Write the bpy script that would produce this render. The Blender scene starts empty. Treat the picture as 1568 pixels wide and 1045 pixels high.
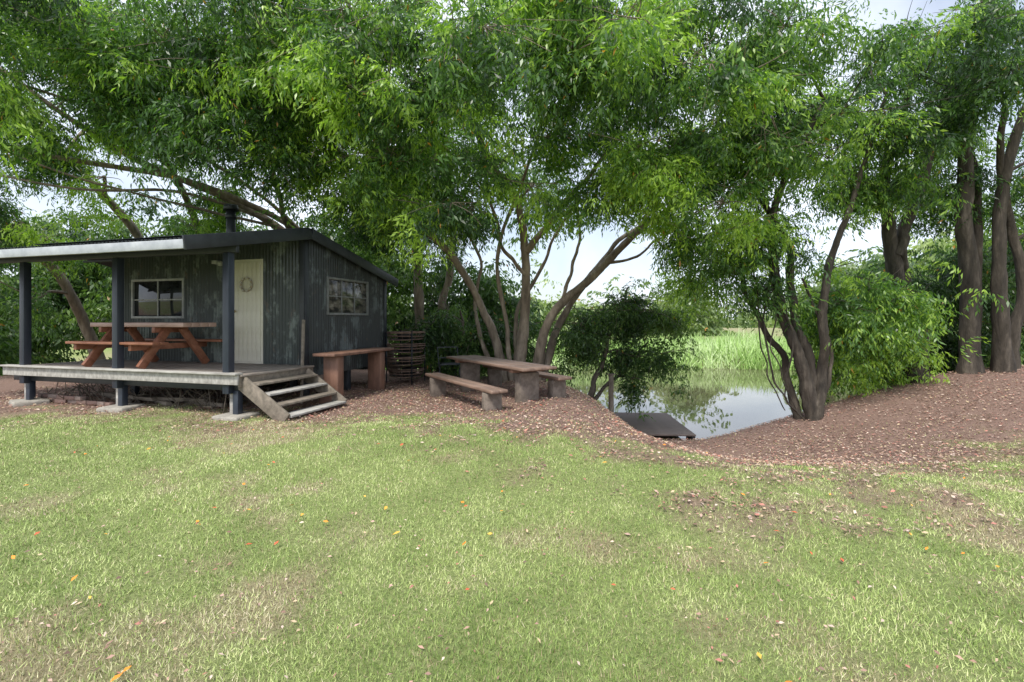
import bpy, math, numpy as np
from mathutils import Vector, Matrix, Euler
R = np.random.RandomState(7)
scene = bpy.context.scene
COL = scene.collection

# ------------------------------------------------------------------ helpers
_lat = np.random.RandomState(3).rand(256, 256)
def vnoise(x, y, s=1.0, o=0):
    x = np.asarray(x, float) / s + 57.3 + o * 13.7; y = np.asarray(y, float) / s + 91.1 + o * 7.9
    xi = np.floor(x).astype(int); yi = np.floor(y).astype(int)
    fx = x - xi; fy = y - yi
    fx = fx * fx * (3 - 2 * fx); fy = fy * fy * (3 - 2 * fy)
    a = _lat[xi % 256, yi % 256]; b = _lat[(xi + 1) % 256, yi % 256]
    c = _lat[xi % 256, (yi + 1) % 256]; d = _lat[(xi + 1) % 256, (yi + 1) % 256]
    return (a * (1 - fx) + b * fx) * (1 - fy) + (c * (1 - fx) + d * fx) * fy
def fbm(x, y, s, o=0):
    return (vnoise(x, y, s, o) + .5 * vnoise(x, y, s / 2.1, o + 1) + .25 * vnoise(x, y, s / 4.3, o + 2)) / 1.75
def sst(a, b, x):
    t = np.clip((np.asarray(x, float) - a) / (b - a), 0, 1)
    return t * t * (3 - 2 * t)

def shoreY(X):
    return np.interp(X, [-200, -60, -8, -2, .5, 2, 4, 8, 14, 30, 200], [30, 19, 17, 15.5, 13, 11.2, 10.8, 11.6, 12.5, 14, 20])
def farY(X):
    return 26.0 + 1.2 * np.sin(np.asarray(X) * .21) + np.abs(np.asarray(X)) * .03
def H(X, Y):
    X = np.asarray(X, float); Y = np.asarray(Y, float)
    z = .09 * (fbm(X, Y, 3.0) - .5) + .025 * (vnoise(X, Y, .5, 5) - .5)
    z = z + .26 * np.exp(-((X - 1.0) ** 2 / 1.6 + (Y - 9.6) ** 2 / 6))
    z = z + .18 * np.exp(-((X + .6) ** 2 / 7 + (Y - 5.6) ** 2 / 3))
    z = z + .46 * sst(6.2, 12, X) * sst(5.2, 10, Y)
    sg = np.where(X < 3.2, 1.0, 2.5)
    z = z - .98 * np.exp(-.5 * ((X - 3.2) / sg) ** 2) * sst(4.2, 9.6, Y)
    d = Y - shoreY(X)
    drop = sst(-.8, 1.6, d)
    z = z * (1 - drop) - 2.2 * drop
    f = Y - farY(X)
    rise = sst(-1, 2.0, f)
    z = z * (1 - rise) + rise * (-.75 + .9 * sst(0, 14, f) + .5 * (fbm(X, Y, 9) - .5))
    return z
def litter(X, Y):
    yb = np.interp(X, [-30, -9, -2.4, -1.2, -.3, 1, 4, 6, 9, 20], [8.2, 7.6, 7.3, 6.6, 5.9, 5.0, 4.8, 5.3, 6.5, 7.2])
    n = fbm(X, Y, 2.0, 9) - .5
    n2 = fbm(X, Y, .4, 19) - .5
    return sst(-1.2, 1.6, (Y - yb) + 2.6 * n + 3.6 * n2)
def dry(X, Y):
    a = fbm(X, Y, 1.7, 21)
    return sst(.44, .72, a + .35 * (vnoise(X, Y, .3, 4) - .5))

def mesh_np(name, verts, faces, mat=None, parent=None, smooth=False, attrs=None):
    me = bpy.data.meshes.new(name)
    verts = np.asarray(verts, np.float32); faces = np.asarray(faces, np.int32)
    k = faces.shape[1]
    me.vertices.add(len(verts)); me.vertices.foreach_set('co', verts.ravel())
    me.loops.add(faces.size); me.loops.foreach_set('vertex_index', faces.ravel())
    me.polygons.add(len(faces))
    me.polygons.foreach_set('loop_start', np.arange(0, faces.size, k, dtype=np.int32))
    me.update(calc_edges=True)
    if smooth: me.polygons.foreach_set('use_smooth', np.ones(len(faces), bool))
    if attrs:
        for an, arr in attrs.items():
            arr = np.asarray(arr, np.float32)
            if arr.ndim == 1:
                a = me.attributes.new(an, 'FLOAT', 'POINT'); a.data.foreach_set('value', arr)
            else:
                a = me.attributes.new(an, 'FLOAT_COLOR', 'POINT'); a.data.foreach_set('color', arr.ravel())
    ob = bpy.data.objects.new(name, me); COL.objects.link(ob)
    if mat: me.materials.append(mat)
    if parent: ob.parent = parent
    return ob

def empty(name, loc=(0, 0, 0), rz=0):
    e = bpy.data.objects.new(name, None); COL.objects.link(e)
    e.location = loc; e.rotation_euler = (0, 0, rz); return e

def box(name, x0, x1, y0, y1, z0, z1, mat, parent=None, bev=.004, loc=None, rot=None):
    c = Vector(((x0 + x1) / 2, (y0 + y1) / 2, (z0 + z1) / 2)); hx, hy, hz = abs(x1 - x0) / 2, abs(y1 - y0) / 2, abs(z1 - z0) / 2
    v = [(sx * hx, sy * hy, sz * hz) for sx in (-1, 1) for sy in (-1, 1) for sz in (-1, 1)]
    f = [(0, 1, 3, 2), (4, 6, 7, 5), (0, 4, 5, 1), (2, 3, 7, 6), (0, 2, 6, 4), (1, 5, 7, 3)]
    ob = mesh_np(name, v, f, mat, parent)
    ob.location = loc if loc is not None else c
    if rot is not None: ob.rotation_euler = rot
    if bev:
        m = ob.modifiers.new('bev', 'BEVEL'); m.width = bev; m.segments = 2
    return ob

def beam(name, p, q, w, h, mat, parent=None, bev=.004, roll=0):
    p = Vector(p); q = Vector(q); d = q - p; L = d.length
    ob = box(name, -w / 2, w / 2, -h / 2, h / 2, -L / 2, L / 2, mat, parent, bev)
    z = d.normalized(); ref = Vector((0, 0, 1)) if abs(z.z) < .95 else Vector((0, 1, 0))
    x = ref.cross(z).normalized()
    y = z.cross(x)
    M = Matrix((x, y, z)).transposed()
    ob.rotation_euler = (M @ Matrix.Rotation(roll, 3, 'Z')).to_euler()
    ob.location = (p + q) / 2
    return ob

def catmull(P, n):
    P = np.asarray(P, float); P = np.vstack([2 * P[0] - P[1], P, 2 * P[-1] - P[-2]])
    out = []
    for i in range(1, len(P) - 2):
        t = np.linspace(0, 1, n, endpoint=False)[:, None]
        a, b, c, d = P[i - 1], P[i], P[i + 1], P[i + 2]
        out.append(.5 * ((2 * b) + (-a + c) * t + (2 * a - 5 * b + 4 * c - d) * t ** 2 + (-a + 3 * b - 3 * c + d) * t ** 3))
    out.append(P[-2][None]); return np.vstack(out)

def tube(path, rad, sides=8, wob=0.0):
    path = np.asarray(path, float); n = len(path)
    T = np.gradient(path, axis=0); T /= np.linalg.norm(T, axis=1)[:, None] + 1e-9
    N = np.zeros_like(T); ref = np.array([1, 0, 0.]) if abs(T[0, 0]) < .8 else np.array([0, 1, 0.])
    v = np.cross(T[0], ref); v /= np.linalg.norm(v); N[0] = v
    for i in range(1, n):
        v = N[i - 1] - T[i] * np.dot(N[i - 1], T[i]); N[i] = v / (np.linalg.norm(v) + 1e-9)
    B = np.cross(T, N); a = np.linspace(0, 2 * np.pi, sides, endpoint=False)
    rr = np.asarray(rad)[:, None] * (1 + wob * (R.rand(n, sides) - .5))
    V = path[:, None] + N[:, None] * (np.cos(a)[None, :, None] * rr[..., None]) + B[:, None] * (np.sin(a)[None, :, None] * rr[..., None])
    V = V.reshape(-1, 3); i = np.arange(n - 1)[:, None] * sides; j = np.arange(sides)[None]; k = (j + 1) % sides
    F = np.stack([i + j, i + k, i + sides + k, i + sides + j], -1).reshape(-1, 4)
    return V, F
def join(parts):
    V = []; F = []; o = 0
    for v, f in parts:
        V.append(v); F.append(np.asarray(f) + o); o += len(v)
    return np.vstack(V), np.vstack(F)

# ------------------------------------------------------------------ materials
class NT:
    def __init__(s, name):
        s.m = bpy.data.materials.new(name); s.m.use_nodes = True; s.t = s.m.node_tree
        s.b = s.t.nodes['Principled BSDF']; s.out = s.t.nodes['Material Output']
    def n(s, typ, **kw):
        nd = s.t.nodes.new(typ)
        for k, v in kw.items():
            if k in nd.inputs: nd.inputs[k].default_value = v
            else: setattr(nd, k, v)
        return nd
    def l(s, a, b): s.t.links.new(a, b)
    def noise(s, scale, detail=6, rough=.6, vec=None, stretch=None, coord='Object'):
        tc = s.n('ShaderNodeTexCoord'); mp = s.n('ShaderNodeMapping')
        if stretch: mp.inputs['Scale'].default_value = stretch
        s.l(tc.outputs[coord], mp.inputs['Vector'])
        n = s.n('ShaderNodeTexNoise'); n.inputs['Scale'].default_value = scale; n.inputs['Detail'].default_value = detail
        n.inputs['Roughness'].default_value = rough; s.l(mp.outputs[0], n.inputs['Vector']); return n.outputs['Fac']
    def ramp(s, fac, stops):
        r = s.n('ShaderNodeValToRGB'); e = r.color_ramp.elements
        while len(e) < len(stops): e.new(.5)
        for i, (p, c) in enumerate(stops):
            e[i].position = p; e[i].color = (*c, 1) if len(c) == 3 else c
        s.l(fac, r.inputs[0]); return r.outputs[0]
    def mix(s, fac, a, b, typ='MIX'):
        m = s.n('ShaderNodeMix'); m.data_type = 'RGBA'; m.blend_type = typ
        for sock, v in ((m.inputs[0], fac), (m.inputs[6], a), (m.inputs[7], b)):
            if isinstance(v, (int, float)): sock.default_value = v
            elif isinstance(v, tuple): sock.default_value = (*v, 1)
            else: s.l(v, sock)
        return m.outputs[2]
    def bump(s, h, strength=.4, dist=.01):
        b = s.n('ShaderNodeBump'); b.inputs['Strength'].default_value = strength; b.inputs['Distance'].default_value = dist
        s.l(h, b.inputs['Height']); s.l(b.outputs[0], s.b.inputs['Normal'])
    def base(s, c, rough=.7, metal=0.):
        if isinstance(c, tuple): s.b.inputs['Base Color'].default_value = (*c, 1)
        else: s.l(c, s.b.inputs['Base Color'])
        s.b.inputs['Roughness'].default_value = rough; s.b.inputs['Metallic'].default_value = metal
        return s
    def attr(s, name, out='Fac'):
        a = s.n('ShaderNodeAttribute'); a.attribute_name = name; return a.outputs[out]

def mottled(name, c1, c2, scale=6, rough=.7, stretch=None, bump=.3, metal=0, c3=None, dist=.006):
    m = NT(name); f = m.noise(scale, 8, .65, stretch=stretch)
    stops = [(.3, c1), (.68, c2)] if c3 is None else [(.28, c1), (.52, c2), (.72, c3)]
    m.base(m.ramp(f, stops), rough, metal)
    f2 = m.noise(scale * 3, 6, .7, stretch=stretch); m.bump(f2, bump, dist); return m.m

def leaf_mat(name, dark, mid, light, trans=.4):
    m = NT(name)
    rnd = m.attr('lr')
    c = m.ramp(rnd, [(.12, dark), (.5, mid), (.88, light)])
    y = m.n('ShaderNodeMath', operation='GREATER_THAN'); m.l(rnd, y.inputs[0]); y.inputs[1].default_value = 1.5
    c = m.mix(y.outputs[0], c, (.45, .22, .05))
    m.base(c, .36); m.b.inputs['Specular IOR Level'].default_value = .5
    tr = m.n('ShaderNodeBsdfTranslucent')
    g = m.mix(1.0, c, (1.6, 1.9, .7), 'MULTIPLY')
    m.l(g, tr.inputs['Color'])
    mx = m.n('ShaderNodeMixShader'); mx.inputs[0].default_value = trans
    m.l(m.b.outputs[0], mx.inputs[1]); m.l(tr.outputs[0], mx.inputs[2]); m.l(mx.outputs[0], m.out.inputs['Surface'])
    return m.m
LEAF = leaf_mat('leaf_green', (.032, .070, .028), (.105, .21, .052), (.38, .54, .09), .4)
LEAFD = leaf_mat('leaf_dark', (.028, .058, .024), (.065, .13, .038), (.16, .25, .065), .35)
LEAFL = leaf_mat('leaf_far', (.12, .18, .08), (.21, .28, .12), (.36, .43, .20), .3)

BARKL = mottled('bark_pale', (.09, .072, .055), (.23, .185, .145), 7, .9, (1, 1, .3), .7, c3=(.36, .31, .25), dist=.02)
BARK = mottled('bark', (.05, .042, .034), (.14, .115, .09), 7, .9, (1, 1, .25), .8, c3=(.25, .215, .175), dist=.02)
BARKD = mottled('bark_dark', (.022, .018, .015), (.065, .053, .042), 9, .95, (1, 1, .22), 1.0, c3=(.15, .125, .10), dist=.035)

# ------------------------------------------------------------------ world / sun / camera
w = bpy.data.worlds.new('World'); scene.world = w; w.use_nodes = True
nt = w.node_tree; bg = nt.nodes['Background']; sky = nt.nodes.new('ShaderNodeTexSky'); sky.sky_type = 'NISHITA'
sky.sun_disc = False; EL, AZ = math.radians(55), math.radians(205)
sky.sun_elevation = EL; sky.sun_rotation = AZ; sky.dust_density = 1.5
tc = nt.nodes.new('ShaderNodeTexCoord'); cn = nt.nodes.new('ShaderNodeTexNoise'); cn.inputs['Scale'].default_value = 2.2; cn.inputs['Detail'].default_value = 6
nt.links.new(tc.outputs['Generated'], cn.inputs['Vector'])
cr = nt.nodes.new('ShaderNodeValToRGB'); cr.color_ramp.elements[0].position = .38; cr.color_ramp.elements[0].color = (.35,) * 3 + (1,); cr.color_ramp.elements[1].position = .6; cr.color_ramp.elements[1].color = (.92,) * 3 + (1,)
nt.links.new(cn.outputs['Fac'], cr.inputs[0])
cm = nt.nodes.new('ShaderNodeMix'); cm.data_type = 'RGBA'; cm.inputs[7].default_value = (9.4, 10.0, 11.2, 1)
nt.links.new(cr.outputs[0], cm.inputs[0]); nt.links.new(sky.outputs[0], cm.inputs[6])
nt.links.new(cm.outputs[2], bg.inputs[0]); bg.inputs[1].default_value = .15
sl = bpy.data.lights.new('sun', 'SUN'); sl.energy = 4.1; sl.angle = math.radians(12); sl.color = (1, .96, .87)
so = bpy.data.objects.new('sun', sl); COL.objects.link(so)
sd = Vector((math.sin(AZ) * math.cos(EL), math.cos(AZ) * math.cos(EL), math.sin(EL)))
so.rotation_euler = sd.to_track_quat('Z', 'Y').to_euler(); so.location = sd * 40
scene.view_settings.view_transform = 'Standard'; scene.view_settings.look = 'None'; scene.view_settings.exposure = 0
cam = bpy.data.cameras.new('camera'); co = bpy.data.objects.new('camera', cam); COL.objects.link(co)
cam.lens = 17.2; cam.sensor_width = 36; cam.shift_y = -.0207; cam.clip_end = 3000; cam.clip_start = .05
co.location = (0, 0, 1.55); co.rotation_euler = (math.radians(90), 0, 0); scene.camera = co

# ------------------------------------------------------------------ ground
def axis(lo, hi, fine0, fine1, step, grow=1.22):
    a = list(np.arange(fine0, fine1 + 1e-6, step)); s = step
    while a[-1] < hi: s *= grow; a.append(a[-1] + s)
    s = step; b = []
    x = fine0
    while x > lo: s *= grow; x -= s; b.append(x)
    return np.array(b[::-1] + a)
xs = axis(-900, 900, -16, 18, .09); ys = axis(-300, 1500, .5, 16, .09)
GX, GY = np.meshgrid(xs, ys); GZ = H(GX, GY)
nx, ny = len(xs), len(ys)
V = np.stack([GX, GY, GZ], -1).reshape(-1, 3)
i = np.arange(ny - 1)[:, None] * nx; j = np.arange(nx - 1)[None]
F = np.stack([i + j, i + j + 1, i + nx + j + 1, i + nx + j], -1).reshape(-1, 4)
g = NT('ground_lawn_and_leaf_litter')
lit = g.attr('litter'); dr = g.attr('dry')
nf = g.noise(38, 8, .75); nm = g.noise(9, 6, .65)
grass = g.ramp(nf, [(.3, (.10, .135, .04)), (.5, (.22, .27, .085)), (.7, (.37, .40, .17))])
dryc = g.ramp(nf, [(.3, (.17, .12, .08)), (.5, (.33, .25, .17)), (.72, (.48, .39, .28))])
mulch = g.ramp(g.noise(60, 8, .85), [(.3, (.085, .05, .04)), (.48, (.235, .145, .115)), (.62, (.38, .26, .215)), (.76, (.62, .49, .42))])
mulch = g.mix(g.ramp(nm, [(.35, (0, 0, 0)), (.7, (1, 1, 1))]), mulch, g.mix(.5, mulch, (.20, .13, .10)))
c = g.mix(dr, grass, dryc); c = g.mix(lit, c, mulch)
g.base(c, .95); g.bump(nf, .9, .03)
ground = mesh_np('ground', V, F, g.m, smooth=True, attrs={'litter': litter(V[:, 0], V[:, 1]) * (V[:, 1] < 24), 'dry': dry(V[:, 0], V[:, 1]) * .7})

wm = NT('river_water'); wm.base(wm.ramp(wm.noise(.5, 4), [(.3, (.08, .07, .04)), (.7, (.15, .14, .085))]), .02)
wm.b.inputs['IOR'].default_value = 1.33; wm.b.inputs['Specular IOR Level'].default_value = 1.0
wm.bump(wm.noise(1.6, 3, .5, stretch=(1, .5, 1)), .06, .03)
mesh_np('river_water', [(-400, 8, -1.2), (400, 8, -1.2), (400, 40, -1.2), (-400, 40, -1.2)], [(0, 1, 2, 3)], wm.m)

# ------------------------------------------------------------------ grass
bm_ = NT('grass_blades'); tone = bm_.attr('tone'); dra = bm_.attr('dryb')
gc = bm_.ramp(tone, [(0, (.14, .22, .05)), (.5, (.33, .44, .12)), (1, (.60, .66, .29))])
dc = bm_.ramp(tone, [(0, (.28, .19, .12)), (.5, (.50, .39, .26)), (1, (.74, .65, .48))])
cc = bm_.mix(dra, gc, dc); bm_.base(cc, .6)
def blades(N, X, Y, L, W, lean=.6):
    Z = H(X, Y) - .004
    az = R.rand(N) * 6.283; ln = R.rand(N) * lean + .1; la = R.rand(N) * 6.283
    dx, dy = np.cos(az) * W / 2, np.sin(az) * W / 2
    tip = np.stack([X + np.cos(la) * L * np.sin(ln), Y + np.sin(la) * L * np.sin(ln), Z + L * np.cos(ln)], -1)
    a = np.stack([X - dx, Y - dy, Z], -1); b = np.stack([X + dx, Y + dy, Z], -1)
    V = np.stack([a, b, tip], 1).reshape(-1, 3); F = np.arange(3 * N).reshape(-1, 3); return V, F
N = 460000
r = 1.7 + (R.rand(N) ** 1.35) * 9.5
th = (R.rand(N) - .5) * math.radians(122)
X = r * np.sin(th); Y = r * np.cos(th)
li = litter(X, Y); keep = (R.rand(N) > li * .985 - .03) & (Y < shoreY(X) - .3)
X, Y, r, li = X[keep], Y[keep], r[keep], li[keep]; N = len(X)
L = (.014 + .028 * R.rand(N)) * (.7 + .7 * fbm(X, Y, .5, 31)); W = .0026 + .0009 * r
d = dry(X, Y)
V, F = blades(N, X, Y, L, W, 1.25)
isdry = np.clip((R.rand(N) < (.14 + .62 * d + .2 * li)).astype(float) * (.5 + .5 * R.rand(N)), 0, 1)
tn = np.clip(R.rand(N) * .75 + .9 * (fbm(X, Y, 1.1, 40) - .35) + .6 * (vnoise(X, Y, .22, 41) - .5), 0, 1)
mesh_np('lawn_grass', V, F, bm_.m, attrs={'tone': np.repeat(tn, 3), 'dryb': np.repeat(isdry, 3)})

N = 36000; X = R.uniform(-12, 34, N); Y = farY(X) + .2 + R.rand(N) ** 1.5 * 9
L = (.3 + .8 * R.rand(N)) * (.2 + 1.4 * fbm(X, Y, 2.5, 50)); V, F = blades(N, X, Y, L, .05 + .07 * R.rand(N), 1.0)
tn = np.clip(R.rand(N) * .6 + 1.1 * (fbm(X, Y, 2.5, 60) - .3), 0, 1)
reed = NT('reeds'); rc = reed.ramp(reed.attr('tone'), [(0, (.15, .30, .06)), (.5, (.36, .55, .15)), (1, (.62, .74, .42))]); reed.base(rc, .6)
mesh_np('far_bank_reeds', V, F, reed.m, attrs={'tone': np.repeat(tn, 3)})

def leafquads(X, Y, S, tilt=.35, up=.012):
    N = len(X); az = R.rand(N) * 6.283; Z = H(X, Y) + up * R.rand(N) + .004
    ux = np.stack([np.cos(az), np.sin(az), tilt * (R.rand(N) - .5)], -1); vx = np.stack([-np.sin(az), np.cos(az), tilt * (R.rand(N) - .5) * 1.5], -1)
    C = np.stack([X, Y, Z], -1); S = S[:, None]
    V = np.stack([C - ux * S * .5, C + vx * S * .2 + ux * S * .05 + [0, 0, .005], C + ux * S * .5, C - vx * S * .2 + ux * S * .05], 1).reshape(-1, 3)
    return V, np.arange(4 * N).reshape(-1, 4)
fl = NT('fallen_leaves'); fl.base(fl.attr('col', 'Color'), .7)
pal = np.array([(.36, .22, .17), (.46, .31, .25), (.26, .15, .11), (.58, .45, .37), (.16, .10, .075), (.42, .18, .14), (.50, .38, .24)])
N = 135000; X = R.uniform(-11, 15, N); Y = R.uniform(3.2, 12.5, N); k = (R.rand(N) < litter(X, Y) ** .8 * (.3 + 1.0 * vnoise(X, Y, .6, 70))) & (Y < shoreY(X) + .5); X, Y = X[k], Y[k]
C1 = pal[R.randint(0, len(pal), len(X))] * (.6 + .7 * R.rand(len(X), 1)); V1, F1 = leafquads(X, Y, .026 + .033 * R.rand(len(X)), .6, .025); V1[:, 2] += .008
N = 9000; r = 1.8 + R.rand(N) * 7; th = (R.rand(N) - .5) * 2.1; X2 = r * np.sin(th); Y2 = r * np.cos(th)
k = R.rand(N) < .15 + 1.3 * fbm(X2, Y2, 1.2, 33) * dry(X2, Y2); X2, Y2 = X2[k], Y2[k]
C2 = pal[R.randint(0, len(pal), len(X2))] * (.8 + .5 * R.rand(len(X2), 1)); V2, F2 = leafquads(X2, Y2, .014 + .024 * R.rand(len(X2)), .6, .02); V2[:, 2] += .014
N = 110; r = 2.3 + R.rand(N) * 6; th = (R.rand(N) - .5) * 1.7; X3 = r * np.sin(th); Y3 = r * np.cos(th)
C3 = np.array([(.88, .28, .03), (.85, .45, .07), (.6, .13, .06)])[R.randint(0, 3, N)]; V3, F3 = leafquads(X3, Y3, .03 + .03 * R.rand(N), .5, .01); V3[:, 2] += .028
V, F = join([(V1, F1), (V2, F2), (V3, F3)]); C = np.vstack([C1, C2, C3]); C = np.hstack([C, np.ones((len(C), 1))])
mesh_np('fallen_leaves', V, F, fl.m, attrs={'col': np.repeat(C, 4, axis=0)})

# ------------------------------------------------------------------ foliage system: real leaf quads in one mesh per crown
def sprig(nl, L, ll, lw, spread, seed):
    rs = np.random.RandomState(seed); V = []
    for s in range(5):
        az = s * 1.2566 + rs.rand()
        p = np.array([0, 0, 0.]); d = np.array([math.cos(az), math.sin(az), .25]); d /= np.linalg.norm(d)
        m = nl // 5
        for q in range(m):
            p = p + d * L / m; d = d + np.array([0, 0, -.3 * spread]); d /= np.linalg.norm(d)
            side = np.cross(d, [0, 0, 1.]); side /= np.linalg.norm(side) + 1e-6
            sg = 1 if q % 2 else -1
            a = d * .5 + side * sg * (.45 + .3 * rs.rand()) + np.array([0, 0, -.75 - .5 * rs.rand()]) + rs.normal(0, .2, 3); a /= np.linalg.norm(a)
            wv = np.cross(a, rs.normal(0, 1, 3)); wv /= np.linalg.norm(wv); nrm = np.cross(a, wv)
            l = ll * (.7 + .6 * rs.rand()); wd = lw * (.7 + .5 * rs.rand())
            V += [p, p + a * l * .42 + wv * wd + nrm * l * .05, p + a * l - nrm * l * .08, p + a * l * .42 - wv * wd + nrm * l * .05]
    return np.array(V)
def sprigs(mat, **k): return (mat, [sprig(seed=s + 11, **k) for s in range(6)])
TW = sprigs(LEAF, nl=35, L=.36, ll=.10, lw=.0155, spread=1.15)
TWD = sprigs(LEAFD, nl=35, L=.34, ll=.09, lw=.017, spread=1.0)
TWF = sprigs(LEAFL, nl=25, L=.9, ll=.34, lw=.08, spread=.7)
TWB = sprigs(LEAFD, nl=30, L=.6, ll=.18, lw=.036, spread=.9)
NTW = [0]
def scatter(name, P, tone, S, tw, parent=None, tilt=.45):
    mat, sp = tw; n = len(P); pick = R.randint(0, len(sp), n); VV = []; TT = []
    az = R.rand(n) * 6.283; tx = R.normal(0, tilt, n); ty = R.normal(0, tilt, n)
    for k in range(len(sp)):
        s = pick == k; m = s.sum(); v = sp[k]
        c, sn = np.cos(az[s]), np.sin(az[s]); ca, sa = np.cos(tx[s]), np.sin(tx[s]); cb, sb = np.cos(ty[s]), np.sin(ty[s])
        o = np.zeros(m); l = np.ones(m)
        Rz = np.stack([c, -sn, o, sn, c, o, o, o, l], -1).reshape(m, 3, 3)
        Rx = np.stack([l, o, o, o, ca, -sa, o, sa, ca], -1).reshape(m, 3, 3)
        Ry = np.stack([cb, o, sb, o, l, o, -sb, o, cb], -1).reshape(m, 3, 3)
        Mx = (Rx @ Ry @ Rz) * S[s][:, None, None]
        W = np.einsum('nij,vj->nvi', Mx, v) + P[s][:, None]
        nl = len(v) // 4
        t = tone[s][:, None] + R.uniform(-.22, .22, (m, nl)); t = np.clip(t, 0, 1); t[R.rand(m, nl) > .9965] = 2.0
        VV.append(W.reshape(-1, 3)); TT.append(np.repeat(t.reshape(-1), 4))
    V = np.vstack(VV); T = np.concatenate(TT); NTW[0] += len(V) // 4
    return mesh_np(name, V, np.arange(len(V)).reshape(-1, 4), mat, parent, attrs={'lr': T})

def clumps(blobs):
    out = []
    for (cx, cy, cz, rx, ry, rz, n) in blobs:
        k = 0
        while k < n:
            p = R.uniform(-1, 1, 3); q = np.linalg.norm(p)
            if q > 1 or q < .25: continue
            out.append((cx + p[0] * rx, cy + p[1] * ry, cz + p[2] * rz)); k += 1
    return np.array(out)
def clump_twigs(C, per, rad=.62):
    P = []; T = []
    for c in C:
        rr = rad * R.uniform(.5, 1.3); n = int(per * (rr / rad) ** 1.6)
        d = R.normal(0, 1, (n, 3)); d /= np.linalg.norm(d, axis=1)[:, None]; rad_ = rr * R.rand(n) ** .5
        ax = R.uniform(.8, 1.4, 2)
        p = d * rad_[:, None] * np.array([ax[0], ax[1], .55]); hr = np.hypot(p[:, 0], p[:, 1]); p[:, 2] -= .5 * hr ** 2 / rr + R.rand(n) ** 3 * .8 * (R.rand() < .5)
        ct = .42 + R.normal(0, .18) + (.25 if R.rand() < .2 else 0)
        t = ct + R.normal(0, .09, n) + .18 * (rad_ / rr - .6)  # leaf colour darkens towards the clump centre, painting in a shaded interior
        P.append(p + c); T.append(t)
        m = max(1, n // 12)
        P.append(c + R.normal(0, rr * .85, (m, 3)) * [1, 1, .8]); T.append(ct + R.normal(0, .12, m))
    return np.vstack(P), np.concatenate(T)

def make_tree(name, limbs, blobs, coll, per=36, bark=BARK, rad=.60, twsc=1.0, flare=.6):
    parts = []; nodes = []; nr = []
    for pts, r0, r1 in limbs:
        path = catmull(pts, 12); n = len(path); t = np.linspace(0, 1, n)
        path = path + np.stack([vnoise(t * 9, t * 0 + R.rand() * 50, 1) - .5, vnoise(t * 9, t * 0 + R.rand() * 50, 1) - .5, 0 * t], -1) * .16 * np.minimum(1, t * 4)[:, None]
        rr = r0 * (1 - t) ** .8 + r1 * t; rr = rr * (1 + flare * np.exp(-t * 14) * (pts[0][2] < .6)) * (.9 + .22 * vnoise(t * 22, t * 0 + R.rand() * 50, 1))
        parts.append(tube(path, rr, 14, .26)); k = t > (.3 if len(pts) > 3 else .0); nodes.append(path[k]); nr.append(rr[k])
    C = clumps(blobs)
    nodes = np.vstack(nodes); nr = np.concatenate(nr)
    order = np.argsort([np.min(np.linalg.norm(nodes - c, axis=1)) for c in C])
    for ci in order:
        c = C[ci]; dd = np.linalg.norm(nodes - c, axis=1) + 1.1 * np.maximum(0, nodes[:, 2] - c[2])
        b = int(np.argmin(dd)); a = nodes[b]; L = np.linalg.norm(c - a)
        if L < .25: continue
        mid = (a + c) / 2 + np.array([0, 0, .12 * L]) + R.normal(0, .07 * L, 3); mid2 = a * .25 + c * .75 + np.array([0, 0, .1 * L]) + R.normal(0, .06 * L, 3)
        path = catmull([a, mid, mid2, c], 5); n = len(path); t = np.linspace(0, 1, n)
        r0 = min(nr[b] * .7, .016 + .020 * L); rr = r0 * (1 - t) + .007
        parts.append(tube(path, rr, 5)); nodes = np.vstack([nodes, path[4:]]); nr = np.concatenate([nr, rr[4:]])
        for _ in range(6):
            e = c + R.normal(0, .5, 3) * [1, 1, .6]; m2 = (mid2 + e) / 2 + R.normal(0, .06, 3)
            parts.append(tube(catmull([mid2, m2, e], 3), np.linspace(.010, .003, 7), 4))
    V, F = join(parts)
    ob = mesh_np(name, V, F, bark, smooth=True)
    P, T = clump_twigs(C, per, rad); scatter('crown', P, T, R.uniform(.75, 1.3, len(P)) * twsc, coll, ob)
    return ob

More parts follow.
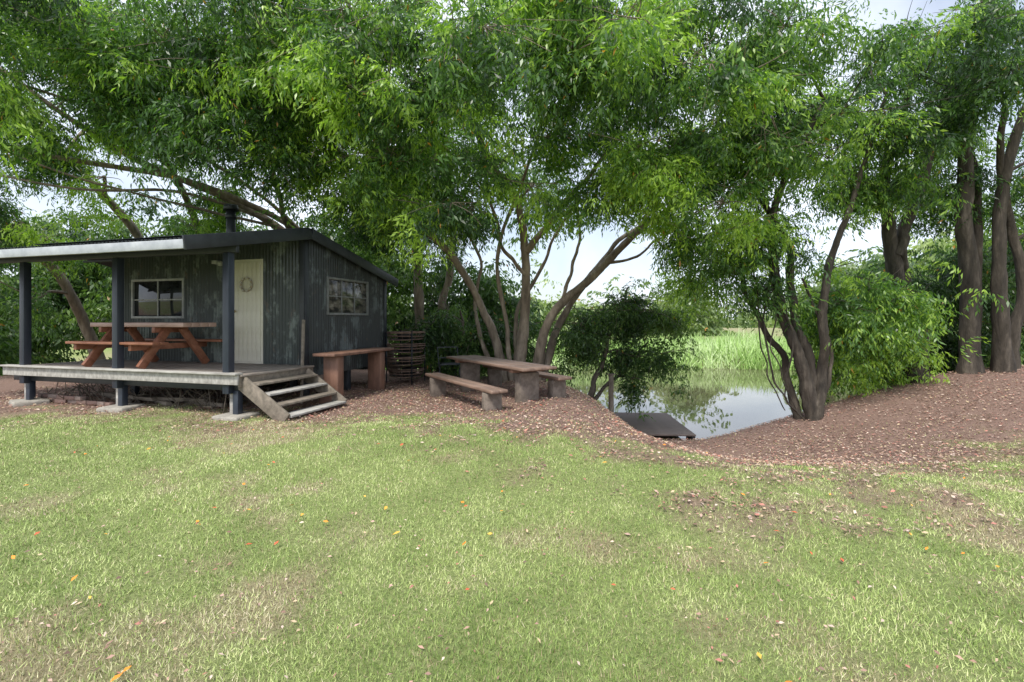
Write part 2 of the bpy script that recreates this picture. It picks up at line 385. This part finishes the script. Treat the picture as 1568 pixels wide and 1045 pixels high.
make_tree('shade_tree', [
    ([(.1, 12, -.2), (.3, 12, 1.6), (.35, 11.8, 3.3), (.1, 11.5, 4.3), (-.6, 11, 5.4), (-1.2, 10.3, 7)], .13, .03),
    ([(.35, 11.8, 3.2), (1.2, 11.5, 4.2), (2.2, 11, 5.4), (3.2, 10.5, 7)], .08, .02),
    ([(.35, 11.8, 2.6), (-.2, 11.6, 3.3), (-.5, 11.2, 4.2), (-1.4, 10.6, 5.2)], .05, .015),
    ([(.5, 12.1, -.2), (.9, 12, 1.5), (1.9, 11.9, 2.6), (3.0, 11.6, 3.7), (4.4, 11, 4.6), (5.2, 10.5, 6)], .12, .03),
    ([(-.1, 12.1, -.2), (-.5, 12, 1.2), (-1.1, 11.8, 2.6), (-2.0, 11.4, 3.6), (-3.2, 11, 4.7), (-4.5, 10.5, 5.8)], .11, .03),
    ([(.6, 12.2, -.2), (1.5, 12.4, 2), (2.5, 12.6, 3.3), (3.9, 13, 4.5)], .10, .03),
    ([(0, 11.9, -.2), (-.1, 11.9, 1.2), (-.4, 11.6, 3.0), (.2, 11, 4.6), (.8, 9.5, 6)], .06, .02),
    ([(.2, 12.3, -.2), (.1, 12.4, 1.5), (.9, 12.4, 3.2), (1.6, 12, 4.6)], .06, .02),
    ([(-.3, 12.3, -.2), (-.9, 12.6, 1.6), (-.9, 12.8, 3.2), (-1.7, 12.4, 4.9)], .06, .02),
    ([(1.2, 12, 1.9), (1.6, 12, 3.2), (1.5, 11.6, 4.6)], .045, .02), ([(2.2, 11.8, 2.9), (3.0, 12, 3.1), (4.1, 12, 3.9)], .04, .015)],
    [(-2.5, 9.8, 5.6, 2.4, 2.2, 1.5, 27), (1.0, 9.2, 6.4, 3, 2.4, 1.5, 32), (4.0, 9.5, 5.6, 2.2, 2, 1.5, 25),
     (-.9, 8.6, 3.9, .9, .7, .7, 7), (3.7, 9.3, 3.5, .9, .9, .9, 7), (1.7, 9.6, 4.4, 1.5, .8, .5, 6), (2.2, 8.4, 4.3, 1.0, .5, .5, 5),
     (0, 7.2, 5.3, 4.2, .9, .6, 20), (0, 7.6, 6.4, 5.0, 1.0, .5, 18), (0, 12, 8.2, 6, 2.5, 1.6, 16), (-2.8, 11.5, 4.4, 1.8, 1.2, .8, 9), (-2.0, 9.2, 4.3, .8, .7, .5, 5)], TW, bark=BARKL)
make_tree('shade_tree', [
    ([(-2.4, 13.8, -.2), (-2.6, 13.6, 2), (-2.7, 13.4, 4), (-3.3, 12.5, 6), (-4, 11, 7.5)], .15, .04),
    ([(-2.0, 14, -.2), (-1.9, 13.8, 2.2), (-1.6, 13.4, 4.5), (-1.8, 12.8, 7)], .13, .03),
    ([(-3.2, 14, -.2), (-4.2, 13.6, 2.0), (-6.2, 12.2, 4.1), (-8.5, 11.0, 5.2), (-11, 10, 7.0)], .13, .03),
    ([(-3.4, 13.8, .5), (-5, 12.8, 3.4), (-7, 11.2, 4.6), (-9.5, 10.0, 4.9), (-13, 9.4, 5.4)], .09, .02),
    ([(-5, 12.8, 3.4), (-6.4, 11.2, 4.9), (-8.2, 10.0, 5.7), (-10.5, 9.2, 6.4)], .05, .015),
    ([(-6, 12.2, 4.0), (-7.4, 11.0, 4.4), (-9.2, 10.2, 4.3), (-11.5, 9.8, 4.7)], .04, .012),
    ([(-6, 12.2, 3.9), (-7.6, 11.4, 4.2), (-9.6, 10.8, 4.7), (-12, 10.4, 5.6)], .035, .012),
    ([(-5.6, 12.6, 3.4), (-5.4, 11, 5), (-5, 9.2, 6)], .06, .02)],
    [(-6, 10.8, 6.4, 3, 2.6, 1.4, 32), (-4.5, 8.7, 6.0, 2.6, 1.4, 1.1, 24), (-2.5, 13, 5, 1.8, 1, 2, 15), (-3.5, 12.5, 8, 4, 2, 1.3, 14), (-4.2, 9.4, 4.8, 1.4, .6, .4, 6), (-7.2, 12.6, 4.4, 1.8, .8, .5, 6), (-5, 8.4, 6.9, 3.4, 1, .5, 14)], TW, bark=BARKL)
make_tree('shade_tree', [
    ([(-9.5, 15, -.2), (-9.8, 14.4, 2.2), (-10.5, 13, 4.4), (-11.5, 11.5, 6.5)], .16, .04),
    ([(-9.3, 15, -.2), (-8.6, 14, 2.6), (-8.4, 12.4, 4.8), (-8.2, 9.8, 6.4)], .14, .03),
    ([(-12.5, 15, -.2), (-12.7, 14, 2.5), (-13.2, 12.5, 4.2), (-13.5, 11, 5.5)], .15, .03)],
    [(-11, 11, 6.1, 3.4, 2.6, 1.6, 31), (-8.5, 8.6, 6.2, 2.3, 1.4, 1.1, 24), (-13, 12, 3.2, 2.4, 1.6, 1.3, 16), (-8.2, 13.6, 3.4, 3, 1, .8, 13), (-8.5, 9.5, 7.4, 2.8, 1, .6, 12)], TW, bark=BARKL)
make_tree('riverside_bush', [([(1.9, 12.4, -.6), (2.3, 12.5, .5), (2.7, 12.6, 1.6), (3, 12.6, 2.4)], .07, .02), ([(2.0, 12.5, -.6), (2.9, 12.6, .3), (3.5, 12.6, 1.0)], .05, .015)],
    [(2.6, 12.6, 1.6, 1.25, .9, .7, 15), (3.2, 12.7, .6, .7, .6, .5, 5), (2.0, 12.7, 1.1, .5, .5, .4, 3), (3.6, 12.4, 1.7, .6, .5, .5, 3), (3.0, 12.5, .05, .4, .4, .3, 2)], TWD, per=28, rad=.48)
make_tree('riverside_bush', [([(-.9, 13.2, -.2), (-1.2, 13.1, .8), (-1.4, 13, 1.8)], .06, .02)],
    [(-1.5, 13.2, 1.2, 1.4, .7, 1.1, 13), (.4, 13.8, 1.0, .6, .6, .6, 3)], TWD, per=42, rad=.5)
make_tree('riverside_tree', [
    ([(6.2, 10, -.6), (5.95, 10, .6), (5.55, 10, 1.6), (5.3, 10, 2.8), (5.3, 9.8, 4), (6, 9.5, 5.8)], .13, .04),
    ([(6.3, 10.1, -.6), (6.15, 10.1, .8), (5.85, 10.2, 1.8), (5.8, 10.2, 2.9), (5.0, 10, 4.2), (4, 9.6, 5.4)], .11, .03),
    ([(6.1, 9.9, -.6), (6.4, 10, .5), (6.35, 9.9, 1.6), (6.5, 10, 2.8), (7, 10, 4), (7.4, 9.6, 6)], .10, .03),
    ([(6.0, 10.2, -.6), (5.8, 10.4, .6), (5.3, 10.4, 1.5), (4.8, 10.2, 2.6), (4.6, 10, 3.8)], .08, .02),
    ([(5.25, 10, 2.3), (5.1, 9.9, 1.2), (5.35, 9.9, .2), (5.9, 10, -.4)], .02, .014),
    ([(4.9, 10, 2.9), (5.0, 9.9, 1.6), (5.15, 9.9, .6), (5.6, 10, -.3)], .016, .01),
    ([(5.1, 10, 3.0), (5.3, 9.8, 1.8), (5.2, 9.8, .9), (5.8, 10, -.3)], .013, .01),
    ([(5.5, 10, 2.0), (5.65, 9.8, 1.0), (5.5, 9.9, .1), (6.0, 10, -.5)], .018, .012),
    ([(6.3, 10, -.3), (6.55, 10, .6), (6.3, 10, 1.6), (5.9, 10, 2.4)], .04, .02)],
    [(5.8, 9.6, 6.2, 2.3, 1.9, 1.5, 29), (4.9, 9.9, 3.6, .8, .9, .9, 8), (7.6, 10.5, 4.8, 1.1, .9, .6, 6), (4.2, 10.4, 2.9, .7, .6, .6, 4), (5.2, 10.1, 2.4, .4, .4, .4, 3), (6.9, 10.5, 2.0, .5, .5, .7, 4)], TW, bark=BARKD, flare=.35)
make_tree('riverside_tree', [
    ([(9.1, 11, -.1), (8.9, 11, 1.5), (8.6, 11, 3.2), (8.2, 10.8, 4.6), (8.4, 10.4, 6.5)], .20, .06),
    ([(8.65, 11, 3.0), (9.2, 11, 4.6), (9.6, 10.7, 7)], .13, .04),
    ([(9.25, 11.1, -.1), (9.3, 11.1, 1.4), (8.8, 11, 2.9), (9, 11, 4.5)], .11, .03)],
    [(8.4, 10, 6.6, 2, 1.8, 1.4, 20), (7.9, 10.7, 2.0, .9, .8, 1.2, 14), (7.3, 11, 1.8, .7, .6, .9, 6), (7.9, 11.6, .6, 1.0, .7, .6, 8), (9.6, 11.6, 4.6, 1.2, .6, .7, 5)], TW, bark=BARKD)
make_tree('riverside_tree', [
    ([(10.3, 11, -.1), (10.2, 11, 3), (10.0, 10.8, 6), (10.2, 10.5, 8.8)], .19, .07),
    ([(10.9, 10.8, -.1), (10.7, 10.8, 2.5), (10.8, 10.6, 5), (11.4, 10, 8)], .16, .05),
    ([(10.4, 11.3, -.1), (10.7, 11.2, 2.5), (10.4, 11, 5), (9.4, 10.6, 7.5)], .10, .04),
    ([(11.1, 11, -.1), (11.4, 11, 2.2), (10.9, 10.8, 4.4), (10.2, 10.2, 6.2)], .12, .04)],
    [(10.8, 10, 7.6, 2.0, 2, .9, 6), (12.4, 11, 4.6, 1.2, 1.2, 1.4, 7), (9.7, 11.4, 4.9, 1.2, .8, 1.0, 5)], TW, bark=BARKD)
make_tree('riverside_tree', [([(13.2, 12, 0), (13.2, 12, 2), (13.6, 12, 4)], .12, .04)],
    [(12.8, 12.3, 1.9, 2.2, 1.2, 1.7, 28), (10.2, 12.6, 1.6, 1.5, .6, 1.4, 16)], TWD, per=40)

def mass(name, regions, coll, sc, parent=None, rad=1.1, per=27):
    C = clumps(regions); P, T = clump_twigs(C, per, rad); k = P[:, 2] > H(P[:, 0], P[:, 1]) - .2; P = P[k]; T = T[k]
    return scatter(name, P, T, R.uniform(.8, 1.3, len(P)) * sc, coll, parent)
mass('background_trees', [(-24, 17, 3.4, 8, 2, 4, 46), (-14, 17.5, 2.8, 6, 1.4, 3.4, 52), (-6, 17.5, 2.5, 5, 1.3, 2.9, 50), (-1.2, 17, 2.0, 2.2, 1.0, 1.9, 20),
     (-2, 17.5, 6.5, 5, 1.2, 1.5, 9), (-18, 14, 1.5, 4, 1.6, 1.6, 26), (19, 16, 2.8, 5, 2, 3.4, 50), (25, 18, 4, 7, 2, 4.5, 34), (14, 16, 1.8, 2.4, 1, 2.2, 18)], TWB, 1.0)
mass('far_trees', [(30, 36, 3, 10, 3, 4, 40), (10, 48, 1.0, 9, 4, 1.4, 30), (16, 46, 2.4, 2.5, 3, 2.2, 12), (0, 46, 1.4, 9, 3, 2.0, 34), (-20, 40, 4, 14, 4, 5, 40), (60, 60, 4, 30, 8, 5, 50), (-60, 60, 6, 30, 8, 7, 50), (10, 90, 1.6, 50, 6, 2.8, 80)], TWF, 1.4, rad=2.2, per=34)
print('leaves', NTW[0])

# ------------------------------------------------------------------ shed
a16 = math.radians(-16)
shed = empty('corrugated_iron_shed', (-3.95, 9.30, 0), a16)
def iron(name, base, lightc, rust, amt):
    m = NT(name); f = m.noise(2.6, 8, .7, stretch=(1, 1, .55)); st = m.noise(9, 6, .7, stretch=(1, 1, .12)); pt = m.noise(5, 9, .75, stretch=(1, 1, .5))
    c = m.ramp(st, [(.3, base), (.7, tuple(x * 1.8 for x in base))])
    c = m.mix(m.ramp(f, [(.52, (0, 0, 0)), (.60, (amt,) * 3)]), c, lightc)
    c = m.mix(m.ramp(pt, [(.57, (0, 0, 0)), (.66, (amt,) * 3)]), c, rust)
    m.base(c, .45, .1); m.bump(pt, .2, .004); return m.m
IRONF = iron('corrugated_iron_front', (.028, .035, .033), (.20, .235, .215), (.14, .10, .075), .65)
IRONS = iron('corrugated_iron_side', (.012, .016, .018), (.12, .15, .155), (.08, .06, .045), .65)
CHAR = mottled('charcoal_trim', (.016, .019, .025), (.034, .040, .048), 5, .45, None, .1)
STEEL = mottled('blue_black_post', (.016, .022, .036), (.04, .05, .07), 9, .4, (1, 1, .2), .1)
GUT = mottled('grey_gutter', (.26, .28, .31), (.48, .50, .53), 3, .45, (.4, 1, 1), .1)
WEATH = mottled('weathered_board', (.24, .225, .205), (.52, .50, .47), 8, .8, (.25, 1, 2), .4)
DECKM = mottled('deck_boards', (.16, .13, .11), (.36, .31, .27), 9, .8, (3, .3, 1), .4)
STEPM = mottled('step_timber', (.11, .095, .075), (.28, .235, .19), 9, .85, (.5, 1, 1), .5)
ORNG = mottled('stained_timber', (.18, .065, .035), (.36, .155, .09), 8, .5, (.3, 1, 1), .3)
PINK = mottled('table_top_timber', (.34, .21, .16), (.54, .37, .31), 8, .4, (.3, 1, 1), .2)
CONC = mottled('concrete', (.20, .185, .16), (.42, .39, .34), 9, .9, None, .5)
OLDC = mottled('stained_concrete_leg', (.10, .08, .065), (.25, .205, .17), 9, .9, None, .6)
CREAM = mottled('cream_door_paint', (.56, .53, .43), (.70, .67, .57), 3, .5, None, .05)
WFRAME = mottled('pale_frame', (.24, .25, .24), (.42, .43, .42), 8, .6, None, .1)
gl = NT('window_glass'); gl.base(gl.ramp(gl.noise(2.5, 3), [(.4, (.010, .012, .014)), (.65, (.035, .04, .04))]), .05); GLASS = gl.m
gl2 = NT('window_glass_side'); gl2.base(gl2.ramp(gl2.noise(4, 4, stretch=(1, 1, 2)), [(.4, (.03, .032, .03)), (.55, (.14, .13, .11)), (.7, (.28, .27, .24))]), .08); GLASS2 = gl2.m  # pale mottling in the glass colour imitates reflections and bright things inside
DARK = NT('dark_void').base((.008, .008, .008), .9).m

DZ = .69
RZ, FZ, BZ = 3.22, 2.66, 2.52; FY, BY = -2.57, 3.2
def roofz(y): return RZ + (FZ - RZ) * (y / FY) if y < 0 else RZ + (BZ - RZ) * (y / BY)
def corr(name, a0, a1, z0, z1, mat, axis='x', at=0, zt=None, amp=.016, pitch=.076):
    n = max(2, int(abs(a1 - a0) / (pitch / 8))); A = np.linspace(a0, a1, n + 1); W = amp * np.sin(A * 2 * np.pi / pitch) + at
    Zt = np.array([zt(a) for a in A]) if zt else np.full(n + 1, z1); Zb = np.full(n + 1, z0)
    V = np.vstack([np.stack([A, W, Zb], -1) if axis == 'x' else np.stack([W, A, Zb], -1), np.stack([A, W, Zt], -1) if axis == 'x' else np.stack([W, A, Zt], -1)])
    i = np.arange(n); F = np.stack([i, i + 1, i + n + 2, i + n + 1], -1)
    return mesh_np(name, V, F, mat, shed, smooth=True)
WL = -4.66; WB = 2.94; top = RZ - .06
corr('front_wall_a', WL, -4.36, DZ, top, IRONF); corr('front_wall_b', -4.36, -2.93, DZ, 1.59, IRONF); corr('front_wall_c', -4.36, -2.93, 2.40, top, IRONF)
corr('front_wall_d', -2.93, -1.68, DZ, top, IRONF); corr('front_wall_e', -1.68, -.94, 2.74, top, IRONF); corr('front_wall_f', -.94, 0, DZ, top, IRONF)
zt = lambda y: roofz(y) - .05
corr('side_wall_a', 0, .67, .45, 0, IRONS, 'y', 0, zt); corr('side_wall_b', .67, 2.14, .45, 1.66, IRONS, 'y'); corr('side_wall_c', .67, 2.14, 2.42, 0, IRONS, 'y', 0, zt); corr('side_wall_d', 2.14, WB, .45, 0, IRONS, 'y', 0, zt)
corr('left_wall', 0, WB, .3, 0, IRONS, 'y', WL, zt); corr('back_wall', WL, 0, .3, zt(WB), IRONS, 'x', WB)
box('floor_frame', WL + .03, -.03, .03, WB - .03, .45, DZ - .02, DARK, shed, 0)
box('corner_trim', -.085, .022, -.034, -.018, .6, 3.12, CHAR, shed); box('corner_trim_side', .018, .034, -.016, .10, .45, 3.10, CHAR, shed)
box('back_corner_trim', .018, .034, WB - .1, WB + .02, .45, roofz(WB) - .06, CHAR, shed)
for x in (-4.5, -3, -1.5, -.1):
    for y in (.15, 1.5, 2.8): box('stump', x - .06, x + .06, y - .06, y + .06, -.1, .45, CHAR, shed)
def window(nm, u0, u1, z0, z1, ax, mat, gm, nv, nh, mw=.013):
    def bx(n, a0, a1, c0, c1, zz0, zz1, m):
        if ax == 'x': return box(n, a0, a1, c0, c1, zz0, zz1, m, shed, .003)
        return box(n, -c1, -c0, a0, a1, zz0, zz1, m, shed, .003)
    e = .04
    bx(nm + '_glass', u0, u1, .012, .018, z0, z1, gm)
    bx(nm + '_frame_l', u0 - e, u0 + .006, -.03, .03, z0 - e, z1 + e, mat); bx(nm + '_frame_r', u1 - .006, u1 + e, -.03, .03, z0 - e, z1 + e, mat)
    bx(nm + '_frame_t', u0 + .007, u1 - .007, -.028, .03, z1 - .006, z1 + e, mat); bx(nm + '_sill', u0 + .007, u1 - .007, -.045, .03, z0 - e, z0 + .006, mat)
    for a in nv: a = u0 + (u1 - u0) * a; bx(nm + '_mullion', a - mw, a + mw, -.012, .010, z0 + .01, z1 - .01, mat)
    for a in nh: a = z0 + (z1 - z0) * a; bx(nm + '_rail', u0 + .008, u1 - .008, -.009, .007, a - mw, a + mw, mat)
window('front_window', -4.33, -2.96, 1.62, 2.37, 'x', WFRAME, GLASS, (.5,), (.47,), .014)
SF = mottled('grey_side_frame', (.12, .13, .13), (.25, .26, .26), 8)
window('side_window', .70, 2.11, 1.69, 2.39, 'y', SF, GLASS2, (.33, .66), (.5,))
box('door_frame', -1.68, -.94, -.02, .02, DZ, 2.74, CREAM, shed, .003)
for k in range(6): box('door_board', -1.63 + k * .107, -1.63 + k * .107 + .104, -.038, -.022, DZ + .04, 2.68, CREAM, shed, .004)
bpy.ops.mesh.primitive_torus_add(major_radius=.13, minor_radius=.018, location=(-1.3, -.06, 2.24), rotation=(math.pi / 2, 0, 0)); o = bpy.context.object; o.name = 'door_wreath'; o.parent = shed
o.data.materials.append(mottled('wreath_twine', (.22, .18, .12), (.5, .43, .33), 30, .9))
WFL = mottled('wreath_flower', (.28, .26, .22), (.55, .52, .45), 20)
for k in range(9):
    a = k * .7; bpy.ops.mesh.primitive_ico_sphere_add(subdivisions=1, radius=.03, location=(-1.3 + .13 * math.cos(a), -.075, 2.24 + .13 * math.sin(a))); o = bpy.context.object; o.name = 'wreath_flower'; o.parent = shed; o.data.materials.append(WFL)
bpy.ops.mesh.primitive_uv_sphere_add(radius=.03, location=(-1.58, -.075, 1.72)); o = bpy.context.object; o.name = 'door_knob'; o.parent = shed; o.data.materials.append(mottled('brass', (.3, .22, .1), (.5, .4, .2), 5, .3, None, 0, 1))
RL = -7.2; RR = .17
def roofsheet(nm, y0, y1):
    n = int((RR - RL) / .0095); A = np.linspace(RL, RR, n + 1); W = .010 * np.sin(A * 2 * np.pi / .076)
    V = np.vstack([np.stack([A, 0 * A + y0, roofz(y0) + W + .03], -1), np.stack([A, 0 * A + y1, roofz(y1) + W + .03], -1)]); i = np.arange(n)
    mesh_np(nm, V, np.stack([i, i + 1, i + n + 2, i + n + 1], -1), CHAR, shed, smooth=True)
roofsheet('verandah_roof', FY - .04, 0); roofsheet('main_roof', 0, BY + .04)
beam('ridge_cap', (RL, 0, RZ + .05), (RR, 0, RZ + .05), .25, .012, CHAR, shed)
beam('front_gutter', (RL, FY - .03, FZ - .06), (RR - .02, FY - .03, FZ - .06), .05, .13, GUT, shed)
beam('barge_front', (RR, FY - .06, FZ - .045), (RR, -.01, RZ - .045), .03, .20, CHAR, shed)
beam('barge_back', (RR + .002, .01, RZ - .045), (RR + .002, BY + .05, BZ - .045), .03, .20, CHAR, shed)
for y in (-.9, .9, 2.0, 2.9): beam('purlin', (RL, y, roofz(y) - .03), (RR - .03, y, roofz(y) - .03), .07, .05, CHAR, shed)
for x in (-7, -6, -4.7, -3.6, -2.4, -1.2, -.05): beam('rafter', (x, FY + .04, FZ - .055), (x, -.03, RZ - .09), .05, .09, CHAR, shed)
beam('verandah_beam', (RL, -1.68, 2.68), (RR - .04, -1.68, 2.68), .06, .15, CHAR, shed)
for x in (-.05, -2.4, -4.7):
    box('verandah_post', x - .06, x + .06, -1.74, -1.62, DZ - .3, 2.60, STEEL, shed, .006)
def cyl(nm, r, z0, z1, x, y, mat, parent, r2=None, n=24):
    bpy.ops.mesh.primitive_cone_add(vertices=n, radius1=r, radius2=r if r2 is None else r2, depth=z1 - z0, location=(x, y, (z0 + z1) / 2)); o = bpy.context.object; o.name = nm; o.parent = parent; o.data.materials.append(mat)
    for p in o.data.polygons: p.use_smooth = len(p.vertices) == 4
    return o
cyl('chimney_flue', .09, 2.9, 3.86, -2.25, .5, CHAR, shed); cyl('flue_band', .105, 3.70, 3.78, -2.25, .5, CHAR, shed); cyl('flue_cowl', .15, 3.87, 3.99, -2.25, .5, CHAR, shed, .13); cyl('flue_flash', .16, 3.12, 3.24, -2.25, .5, CHAR, shed, .10)
box('flood_light', -2.05, -1.93, -.16, -.04, 2.66, 2.73, WFRAME, shed); cyl('lamp_head', .035, 2.62, 2.70, -1.88, -.12, WFRAME, shed, .055)
x = -5.1
k = 0
while x < .18:
    box('deck_board', x, x + .088, -1.73, -.03, DZ - .028, DZ + .002 * (k % 3), DECKM, shed, .003); x += .094; k += 1
beam('deck_fascia', (-5.14, -1.76, DZ - .075), (.22, -1.76, DZ - .075), .03, .15, WEATH, shed)
box('deck_edge_board', -5.15, .23, -1.83, -1.68, DZ + .006, DZ + .036, WEATH, shed)
box('deck_side', .192, .22, -1.74, -.02, DZ - .19, DZ - .005, STEPM, shed)
beam('deck_bearer', (-5.1, -1.6, DZ - .2), (.15, -1.6, DZ - .2), .07, .12, CHAR, shed)
for y in (-1.1, -.5): beam('deck_joist', (-5.1, y, DZ - .1), (.15, y, DZ - .1), .05, .12, CHAR, shed)
for x in (.05, -2.4, -4.7):
    box('deck_stump', x - .05, x + .05, -1.65, -1.55, 0, DZ - .26, STEEL, shed); box('deck_stump_timber', x - .14, x - .075, -1.62, -1.54, .02, DZ - .26, WEATH, shed)
    box('concrete_pad', x - .27, x + .22, -1.85, -1.35, -.1, .055 + .02 * R.rand(), CONC, shed, .03, rot=(0, 0, R.uniform(-.4, .4)))
for x in (-.6, -3.6):
    box('inner_stump', x - .05, x + .05, -.55, -.45, -.1, DZ - .16, STEEL, shed)
BR = [mottled('brick', (.16, .095, .075), (.27, .18, .15), 12), mottled('brick', (.13, .08, .065), (.22, .14, .12), 12), mottled('brick', (.19, .14, .12), (.30, .23, .20), 12)]
for k in range(12):
    box('loose_brick', 0, .22, 0, .1, 0, .07, BR[k % 3], shed, .006, loc=(-4.4 + .24 * (k % 7) + R.uniform(-.04, .04) - .3 * (k // 7), -1.42 + .08 * R.rand(), .04 + .075 * (k // 7)), rot=(0, 0, R.uniform(-.2, .2)))
for k in range(5): box('timber_offcut', -.8, .8, -.05, .05, -.03, .03, STEPM, shed, .006, loc=(-1.6 - .5 * k, -.9 - .1 * (k % 2), .06 + .05 * (k % 2)), rot=(0, 0, R.uniform(-.4, .4)))
parts = []
for k in range(160):
    p = np.array([R.uniform(-5, -.3), R.uniform(-1.4, -.3), .02]); q = p + [R.uniform(-.6, .6), R.uniform(-.2, .2), R.uniform(.05, .4)]; m = (p + q) / 2 + R.normal(0, .08, 3); parts.append(tube(catmull([p, m, q], 4), np.full(9, .007), 4))
V, F = join(parts); mesh_np('stacked_brush', V, F, BARK, shed)
for y, nm in ((-1.66, 'stringer_front'), (-.22, 'stringer_back')):
    beam(nm, (.20, y, DZ - .13), (1.02, y, .02), .045, .23, STEPM, shed)
for k in range(4):
    xx = .25 + k * .20; zz = DZ - .13 - k * .155
    box('tread', xx, xx + .25, -1.635, -.245, zz - .035, zz, WEATH if k % 2 else STEPM, shed, .006)
M = Matrix.Translation((-3.95, 9.30, 0)) @ Matrix.Rotation(a16, 4, 'Z')
def picnic(cx, hl, y, legs):
    pt = empty('picnic_table', (0, 0, 0)); pt.matrix_world = M @ Matrix.Translation((cx, y, DZ))
    for k in range(4): box('top_plank', -hl, hl, -.34 + k * .175, -.34 + k * .175 + .165, .73, .81, PINK, pt, .012)
    for sx in legs:
        beam('leg', (sx, -.62, 0.02), (sx, -.10, .72), .07, .13, ORNG, pt); beam('leg', (sx + .075, .62, 0.02), (sx + .075, .10, .72), .07, .13, ORNG, pt)
        box('seat_bearer', sx - .11, sx - .04, -.74, .74, .33, .43, ORNG, pt); box('top_bearer', sx - .11, sx - .04, -.33, .33, .63, .725, ORNG, pt)
    for sy in (-1, 1):
        for k in range(2):
            y0 = sy * .66 + (k - .5) * .15 - .07; box('seat_plank', -hl + .1, hl - .1, y0, y0 + .14, .435, .48, ORNG, pt, .008)
picnic(-2.62, 1.12, -.9, (-.8, .5))

wb = empty('timber_work_bench'); wb.matrix_world = M
TB = mottled('red_gum_slab', (.11, .06, .042), (.27, .145, .10), 6, .6, (1, 1, .3), .4)
box('bench_top', .30, .78, -.15, 2.0, .87, .925, TB, wb, .01)
for y in (.05, 1.55): box('slab_leg', .38, .70, y, y + .20, -.08, .865, TB, wb, .02)
box('log_block', .50, .80, -.25, -.1, -.05, .25, TB, wb, .03)
sp = empty('timber_prop'); sp.matrix_world = M
beam('pole', (.22, -.35, 0.02), (.05, -.08, 1.55), .04, .05, STEPM, sp)
bx_ = empty('tiered_wire_basket_stand', (-2.62, 12.1, .12))
RUST = mottled('rust_band', (.09, .055, .042), (.23, .155, .12), 14, .9, None, .4); BLK = mottled('black_mesh', (.010, .010, .010), (.035, .03, .027), 8, .8, None, .3)
for z, rr in ((.0, .44), (.30, .47), (.60, .47), (.90, .47)):
    cyl('basket_tray', rr * .80, z + .045, z + .06, 0, 0, BLK, bx_, rr * .82, 32)
    cyl('stored_pot', .16, z + .062, z + .24, .08 - .3 * (z % .5), .02, BLK, bx_, .2, 20)
    for q, rq in ((.055, rr * .86), (.13, rr * .94), (.205, rr), (.235, rr)):
        bpy.ops.mesh.primitive_torus_add(major_radius=rq, minor_radius=.013, location=(R.uniform(-.01, .01), 0, z + q), rotation=(R.uniform(-.03, .03), R.uniform(-.03, .03), 0), major_segments=40, minor_segments=6); o = bpy.context.object; o.name = 'hoop'; o.parent = bx_; o.data.materials.append(RUST)
    for k in range(16):
        a = k * 2 * math.pi / 16; beam('basket_wire', (rr * .86 * math.cos(a), rr * .86 * math.sin(a), z + .055), (rr * math.cos(a), rr * math.sin(a), z + .22), .008, .008, RUST, bx_, 0)
for k in range(4):
    a = k * math.pi / 2 + .5; beam('upright', (.48 * math.cos(a), .48 * math.sin(a), -.15), (.48 * math.cos(a), .48 * math.sin(a), 1.18), .024, .024, CHAR, bx_, 0)

ang = math.atan2(-.863, .505)
ot = empty('outdoor_timber_table', (-.32, 9.55, 0.04), ang)
SLAB = mottled('weathered_slab', (.12, .075, .055), (.29, .195, .15), 6, .5, (.3, 1.2, 1), .4)
for k in range(3): box('slab_plank', -1.62, 1.6 - .03 * k, -.36 + k * .245, -.36 + k * .245 + .237, .66, .71, SLAB, ot, .012)
for sx in (-1.15, 1.15): box('concrete_leg', sx - .1, sx + .1, -.20, .20, -.15, .60, OLDC, ot, .03); box('leg_head', sx - .07, sx + .07, -.33, .33, .602, .658, TB, ot, .01)
for nm, bl in (('slab_bench', (-.93, 8.95, 0)), ('slab_bench', (.20, 9.85, .1))):
    b = empty(nm, bl, ang)
    box('seat_slab', -1.48, 1.48, -.155, -.003, .39, .445, SLAB, b, .015); box('seat_slab', -1.48, 1.46, .003, .155, .39, .445, SLAB, b, .015)
    for sx in (-1.15, 1.2): box('concrete_leg', sx - .09, sx + .09, -.15, .15, -.15, .387, OLDC, b, .03)
ch = empty('metal_frame_chair', (-1.55, 12.0, .02), .4)
fr = [((-.25, -.2, 0), (-.25, .15, .85)), ((.25, -.2, 0), (.25, .15, .85)), ((-.25, .2, 0), (-.25, -.2, .45)), ((.25, .2, 0), (.25, -.2, .45)), ((-.25, .15, .85), (.25, .15, .85)), ((-.25, .05, .6), (.25, .05, .6)), ((-.25, -.2, .45), (.25, -.2, .45)), ((-.25, .12, .45), (.25, .12, .45))]
for p, q in fr: beam('tube', p, q, .025, .025, CHAR, ch)
box('seat', -.24, .24, -.2, .13, .455, .475, CHAR, ch)
jt = empty('timber_jetty', (3.35, 11.9, 0), -.06)
JET = mottled('jetty_timber', (.10, .075, .065), (.25, .195, .175), 9, .8, (.3, 3, 1), .4)
for k in range(18): box('jetty_board', -.72, .72, -1.25 + k * .14, -1.25 + k * .14 + .13, -.98, -.945, JET, jt, .004)
for sx in (-.68, .68):
    beam('jetty_bearer', (sx, -1.2, -1.04), (sx, 1.25, -1.04), .08, .11, CHAR, jt)
    for y in (-.9, 1.15): box('pile', sx - .06, sx + .06, y - .06, y + .06, -2.3, -.99, BARK, jt)
mp = empty('mooring_post', (2.35, 11.6, 0)); cyl('post', .07, -1.4, .25, 0, 0, BARKL, mp, .06, 12); box('post_cap', -.09, .09, -.09, .09, .25, .275, BARK, mp)
print('done', len(bpy.data.objects))
